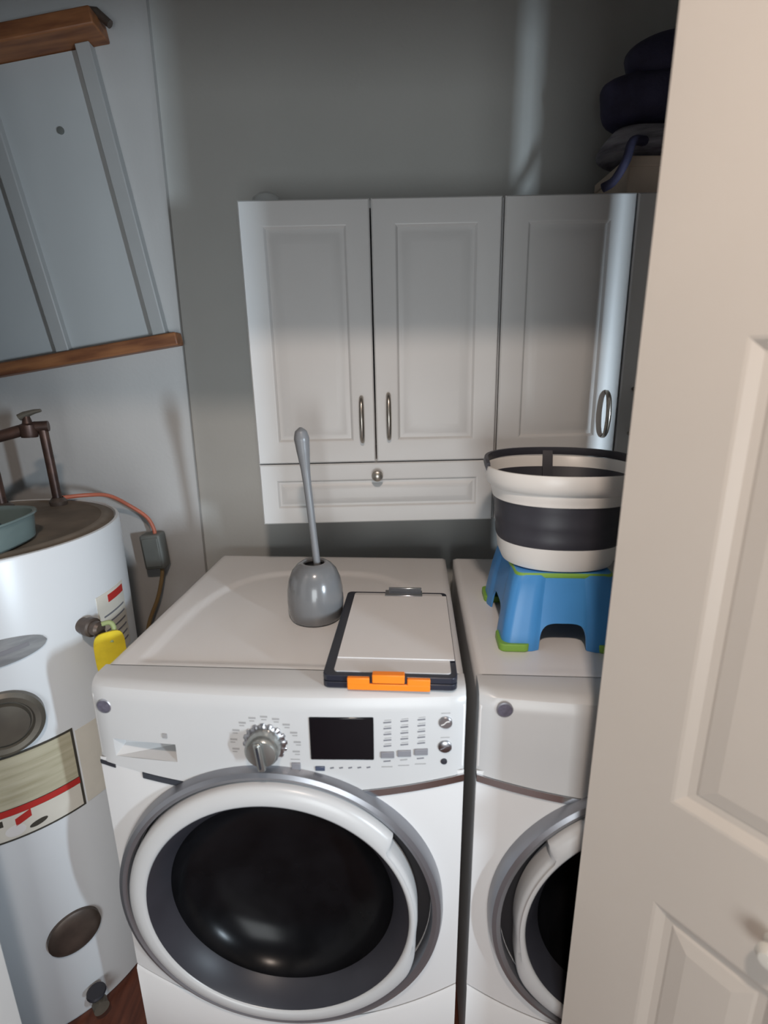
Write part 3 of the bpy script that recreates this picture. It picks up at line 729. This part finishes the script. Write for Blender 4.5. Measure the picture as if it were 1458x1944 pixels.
# handle: grey loop lying along the back of the rim, held by a strap at the back
pts = []
for i in range(41):
    a_ = radians(-8 + 196 * i / 40); r = ov(0.975, 0, a_); e = 0.012 * sin(pi * i / 40) ** 0.4 if 0 < i < 40 else 0
    pts.append((r[0], r[1], 0.199 + e))
bm = bmesh.new(); F = []
for i, p in enumerate(pts):
    p = Vector(p); dirv = Vector((p.x / 0.156, p.y / 0.132, 0)).normalized()
    F.append([bm.verts.new(p + dirv * a_ + Vector((0, 0, b_))) for a_, b_ in ((0.004, -0.008), (0.006, 0.0), (0.004, 0.008), (-0.003, 0.008), (-0.004, 0.0), (-0.003, -0.008))])
for a_, b_ in zip(F, F[1:]):
    for k in range(6): bm.faces.new((a_[k], a_[(k + 1) % 6], b_[(k + 1) % 6], b_[k]))
bm.faces.new(F[0]); bm.faces.new(F[-1][::-1])
obj('handle', bm, 'bucketg', bk)
bm = bmesh.new(); q0 = ov(0.90, 0, pi / 2)[1]
pr = [(0.128, 0.212), (0.1215, 0.200), (0.1145, 0.165), (0.107, 0.142), (0.100, 0.110), (0.097, 0.060)]
Fr = [[bm.verts.new((x, y - dy, z)) for x, dy in ((-0.011, 0), (0.011, 0), (0.011, 0.004), (-0.011, 0.004))] for y, z in pr]
for a_, b_ in zip(Fr, Fr[1:]):
    for k in range(4): bm.faces.new((a_[k], a_[(k + 1) % 4], b_[(k + 1) % 4], b_[k]))
bm.faces.new(Fr[0]); bm.faces.new(Fr[-1][::-1])
obj('handle_strap', bm, 'bucketg', bk)
obj('inner_liner', lathe([(0.936, 0.181), (0.910, 0.168), (0.870, 0.148), (0.832, 0.136), (0.826, 0.136), (0.86, 0.150), (0.905, 0.173), (0.930, 0.184)], 96, None, ov, closed=True), 'bucketg', bk)
obj('inner_floor', lathe([(0, 0.010), (0.735, 0.010), (0.735, 0.014), (0, 0.014)], 64, None, ov), 'bucketg', bk)

# ------------------------------------------------------------------ on top of the cabinets
def top_z(x): return CB + CH + (x - CX) * 0.0136 + 0.0008
cx_ = 0.690
ct = thing('carton', 'flat beige carton on top of the right wall cabinet', 'box', (cx_, 1.44, top_z(cx_ + .10)), 0)
obj('carton_body', B(-0.105, 0.13, -0.09, 0.10, 0.0, 0.070), 'carton', ct, 0.003)
obj('carton_lid', B(-0.108, 0.133, -0.093, 0.103, 0.062, 0.084), 'carton', ct, 0.003)
cz = top_z(cx_ + .10) + 0.085
cl = thing('folded_cloth', 'striped grey cloth bundled under the dark bag on the carton', 'cloth', (cx_ - 0.012, 1.435, cz))
def lump(rx, ry, rz, amp, seed, n=28, m_=16, p=2.6):
    random.seed(seed); ph = [random.uniform(0, 6.28) for _ in range(9)]
    bm = bmesh.new(); rows = []
    for j in range(m_ + 1):
        v = -pi / 2 + pi * j / m_; row = []
        for i in range(n):
            u = 2 * pi * i / n; c, s = cos(v), sin(v)
            k = 1 + amp * (sin(3 * u + ph[0] + 2 * s) * .5 + sin(5 * u + ph[1] - 3 * s) * .3 + sin(2 * u + ph[2] + 4 * s) * .4)
            cc = abs(cos(u)) ** (2 / p) * (1 if cos(u) > 0 else -1); ss = abs(sin(u)) ** (2 / p) * (1 if sin(u) > 0 else -1)
            row.append(bm.verts.new((rx * cc * c ** .6 * k if c > 1e-6 else 0, ry * ss * c ** .6 * k if c > 1e-6 else 0, rz * (1 + (abs(s) ** .8) * (1 if s > 0 else -1)))))
        rows.append(row)
    for a_, b_ in zip(rows, rows[1:]):
        for i in range(n): bm.faces.new((a_[i], a_[(i + 1) % n], b_[(i + 1) % n], b_[i]))
    bmesh.ops.remove_doubles(bm, verts=bm.verts, dist=1e-5)
    return bm
obj('cloth', lump(0.135, 0.085, 0.040, 0.13, 3, 40, 20, 2.2), 'towel', cl)
bg = thing('handbag', 'dark navy fabric bag heaped above the right wall cabinet', 'bag', (cx_ + 0.004, 1.44, cz + 0.0805))
obj('bag_body', lump(0.150, 0.085, 0.058, 0.12, 5, 40, 24, 2.2), 'bagn', bg)
fl = obj('bag_flap', lump(0.125, 0.078, 0.056, 0.10, 9, 40, 24, 2.2), 'bagn', bg); fl.location = (0.022, 0.0, 0.078)
obj('hanging_end', tube(spline([(-0.060, -0.080, 0.030), (-0.098, -0.104, 0.020), (-0.112, -0.112, -0.020), (-0.135, -0.112, -0.060), (-0.158, -0.108, -0.074)], 6), 0.010, 10), 'bagn', cl)
dm = thing('plastic_dome', 'small clear plastic dome on the left end of the cabinet top', 'lid', (-0.262, 1.40, top_z(-0.262)))
obj('dome', lathe([(0.042, 0.0), (0.041, 0.010), (0.034, 0.028), (0.020, 0.038), (0, 0.041), (0, 0.039), (0.019, 0.036), (0.032, 0.027), (0.039, 0.010), (0.040, 0.0)], 40), 'domec', dm)
